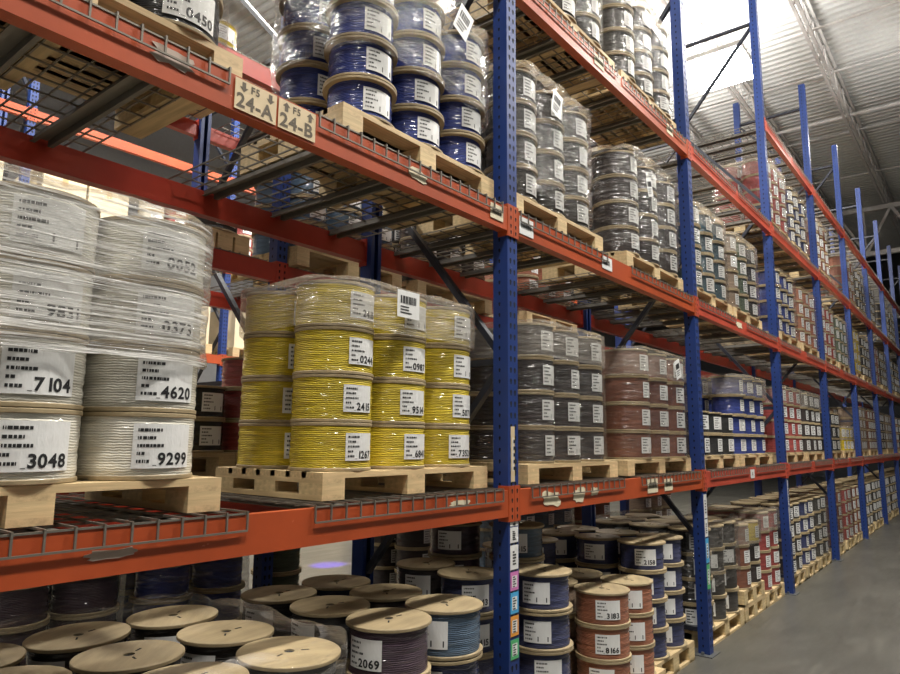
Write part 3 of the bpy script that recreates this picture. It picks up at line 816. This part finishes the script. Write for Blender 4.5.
tags(POST2, [(.93, 1.10), (.80, .925), (.62, .79), (.44, .61)], ['paper', 'paper', 'sky', 'leaf'])
tags(POST3, [(.85, 1.10), (.6, .84)], ['paper', 'paper'], .03, .02)

# ------------------------------------------------------------------ building shell
X0, X1, YA, YB_, ZC = -13.0, 5.2, -5.0, 34.0, 9.6
def slab(name, a, b, mat, label):
    mb = MB(); mb.box(a, b); return struct(name, mb.mesh(name, [mat]), label=label)
slab('floor', (X0, YA, -.2), (X1, YB_, 0), 'concrete', 'scuffed grey concrete warehouse floor')
slab('wall_left', (X0-.2, YA, 0), (X0, YB_, ZC+.3), 'wall_paint', 'plain grey wall beyond the next aisle')
slab('wall_right', (X1, YA, 0), (X1+.2, YB_, ZC+.3), 'wall_dark', 'plain grey wall across the aisle')
slab('wall_back', (X0, YA-.2, 0), (X1, YA, ZC+.3), 'wall_paint', 'plain grey wall behind the viewer')
slab('wall_front', (X0, YB_, 0), (X1, YB_+.2, ZC+.3), 'wall_dark', 'dark end wall of the warehouse')
mb = MB(); per = .2; n = int((YB_-YA)/per); prof = []
for i in range(n):
    y = YA+i*per; prof += [(y, ZC), (y+.09, ZC), (y+.115, ZC+.05), (y+.175, ZC+.05)]
prof.append((YB_, ZC))
vs = [(x, y, z) for x in (X0, X1) for y, z in prof]; m = len(prof)
mb.add(vs, [(i, i+1, m+i+1, m+i) for i in range(m-1)]); mb.box((X0, YA, ZC+.1), (X1, YB_, ZC+.3))
struct('ceiling', mb.mesh('ceiling', ['deck_white']), label='white corrugated metal roof deck')
ji = 0
for x in [1.35, -.38, -2.1, -3.85, -5.6, -7.4]:
    t = thing('roof_truss', f'pale open web roof truss running along the aisle, {ORD[ji]} counting from the aisle side', 'roof truss', (x, 0, 0), group='open web roof trusses'); ji += 1
    zt, zl = ZC-.03, ZC-.62
    for nm, z in (('top_chord', zt), ('bottom_chord', zl)):
        mb = MB()
        for dx in (-.045, .045): mb.bar((dx, YA, z), (dx, YB_, z), .05, .055)
        obj(nm, mb.mesh(nm, ['roof_steel']), t)
    mb = MB(); y = YA; k = 0
    while y < YB_-.6:
        mb.bar((0, y, zl if k % 2 else zt), (0, y+.55, zt if k % 2 else zl), .032, n=6); y += .55; k += 1
    obj('web', mb.mesh('web', ['roof_steel']), t)
for i, y in enumerate([8.2, 10.6, 13.2, 15.9, 17.4, 19.4, 21.6]):
    mb = MB(); z = ZC-.12 if i % 2 else ZC-.55
    mb.bar((X0, y, z), (X1, y, z), .05 if i != 4 else .075, n=8)
    tag(obj('bridging_rod', mb.mesh('bridging_rod', ['roof_steel'], True)), f'thin pale bracing pipe across the roof trusses, {ORD[i]} one along the aisle', 'roof pipe', 'pipes across the roof')
t = thing('roof_girder', 'deep pale steel girder with crossing webs spanning the far roof', 'roof girder', (0, 24.5, 0))
for nm, z in (('top_chord', ZC-.75), ('bottom_chord', ZC-2.2)):
    mb = MB(); mb.bar((X0, 0, z), (X1, 0, z), .14, .14); obj(nm, mb.mesh(nm, ['roof_steel']), t)
mb = MB()
for i in range(12):
    x = X0+1.5*i; mb.bar((x, 0, ZC-2.2), (x+.75, 0, ZC-.75), .08); mb.bar((x+.75, 0, ZC-.75), (x+1.5, 0, ZC-2.2), .08); mb.bar((x, 0, ZC-2.2), (x, 0, ZC-.75), .05)
obj('web', mb.mesh('web', ['roof_steel']), t)

# ------------------------------------------------------------------ lamps
def high_bay(x, y, z, label, power, sx=.45, sy=1.25, lens='lamp_lens', col=(1, .95, .87)):
    t = thing('high_bay_light', label, 'ceiling light', (x, y, z), group='high bay lights')
    mb = MB(); mb.box((-sx/2-.03, -sy/2-.03, .012), (sx/2+.03, sy/2+.03, .09)); mb.box((-.09, -.3, .09), (.09, .3, .15))
    obj('housing', mb.mesh('housing', ['roof_steel']), t)
    mb = MB(); mb.box((-sx/2, -sy/2, 0), (sx/2, sy/2, .012)); obj('lens', mb.mesh('lens', [lens]), t)
    mb = MB()
    for yy in (-sy/2, sy/2): mb.bar((0, yy, .09), (0, yy, ZC-z), .008)
    obj('hanger', mb.mesh('hanger', ['galv']), t)
    if power:
        l = bpy.data.lights.new('lamp', 'AREA'); l.shape = 'RECTANGLE'; l.size = sx; l.size_y = sy; l.energy = power; l.color = col
        lo = bpy.data.objects.new('lamp', l); COL.objects.link(lo); lo.parent = t; lo.location = (0, 0, -.012)
        u = bpy.data.lights.new('roof_fill', 'AREA'); u.shape = 'RECTANGLE'; u.size = sx; u.size_y = sy; u.energy = power*.46*(.45 if x > 0 and y > 9 else 1); u.color = (1, .98, .95)  # added fill aimed up to brighten the roof deck, not a fixture part
        uo = bpy.data.objects.new('roof_fill', u); COL.objects.link(uo); uo.parent = t; uo.location = (0, 0, .16); uo.rotation_euler = (math.pi, 0, 0)
    return t
P = 620
for i, (x, y) in enumerate([(2.3, -3.2), (2.3, 1.0), (2.3, 5.2), (2.2, 9.6), (.98, 15.3)]):
    high_bay(x, y, 7.7, f'high bay light over the main aisle, {ORD[i]} one along it', P*(.3, .95, 1.2, .85, .25)[i], *((.45, 1.25) if i < 4 else (.36, .36)))
for i, y in enumerate([0, 4.5, 9.0, 13.5]):
    high_bay(-4.5, y, 7.7, f'rectangular high bay light over the next aisle, {ORD[i]} one along it', 760)
high_bay(-1.78, 12.35, 8.35, 'glaring high bay light above the racks, past the second post', 420, 1.1, 1.3, 'lamp_glow')
# blue safety spot of a lift truck that is out of sight
l = bpy.data.lights.new('safety_spot', 'SPOT'); l.energy = 6500; l.color = (.10, .03, 1); l.spot_size = R(9); l.spot_blend = .7; l.shadow_soft_size = .03
lo = bpy.data.objects.new('safety_spot', l); COL.objects.link(lo); lo.location = (-4.7, 4.0, 2.3)
d = Vector((-4.62, 5.62, 0))-lo.location; lo.rotation_euler = d.to_track_quat('-Z', 'Y').to_euler()

w = bpy.data.worlds.new('World'); SC.world = w; w.use_nodes = True
w.node_tree.nodes['Background'].inputs[0].default_value = (.6, .63, .68, 1); w.node_tree.nodes['Background'].inputs[1].default_value = .05

# ------------------------------------------------------------------ camera
cd = bpy.data.cameras.new('camera'); cam = bpy.data.objects.new('camera', cd); COL.objects.link(cam)
cd.sensor_fit = 'HORIZONTAL'; cd.sensor_width = 36; cd.lens = 36*F_PX/900; cd.clip_start = .05; cd.clip_end = 200
m = Matrix((RT, UP, -FW)).transposed().to_4x4(); m.translation = CAM; cam.matrix_world = m
SC.camera = cam
SC.view_settings.view_transform = 'Standard'; SC.view_settings.look = 'None'; SC.view_settings.gamma = 1
SC.view_settings.exposure = -0.84
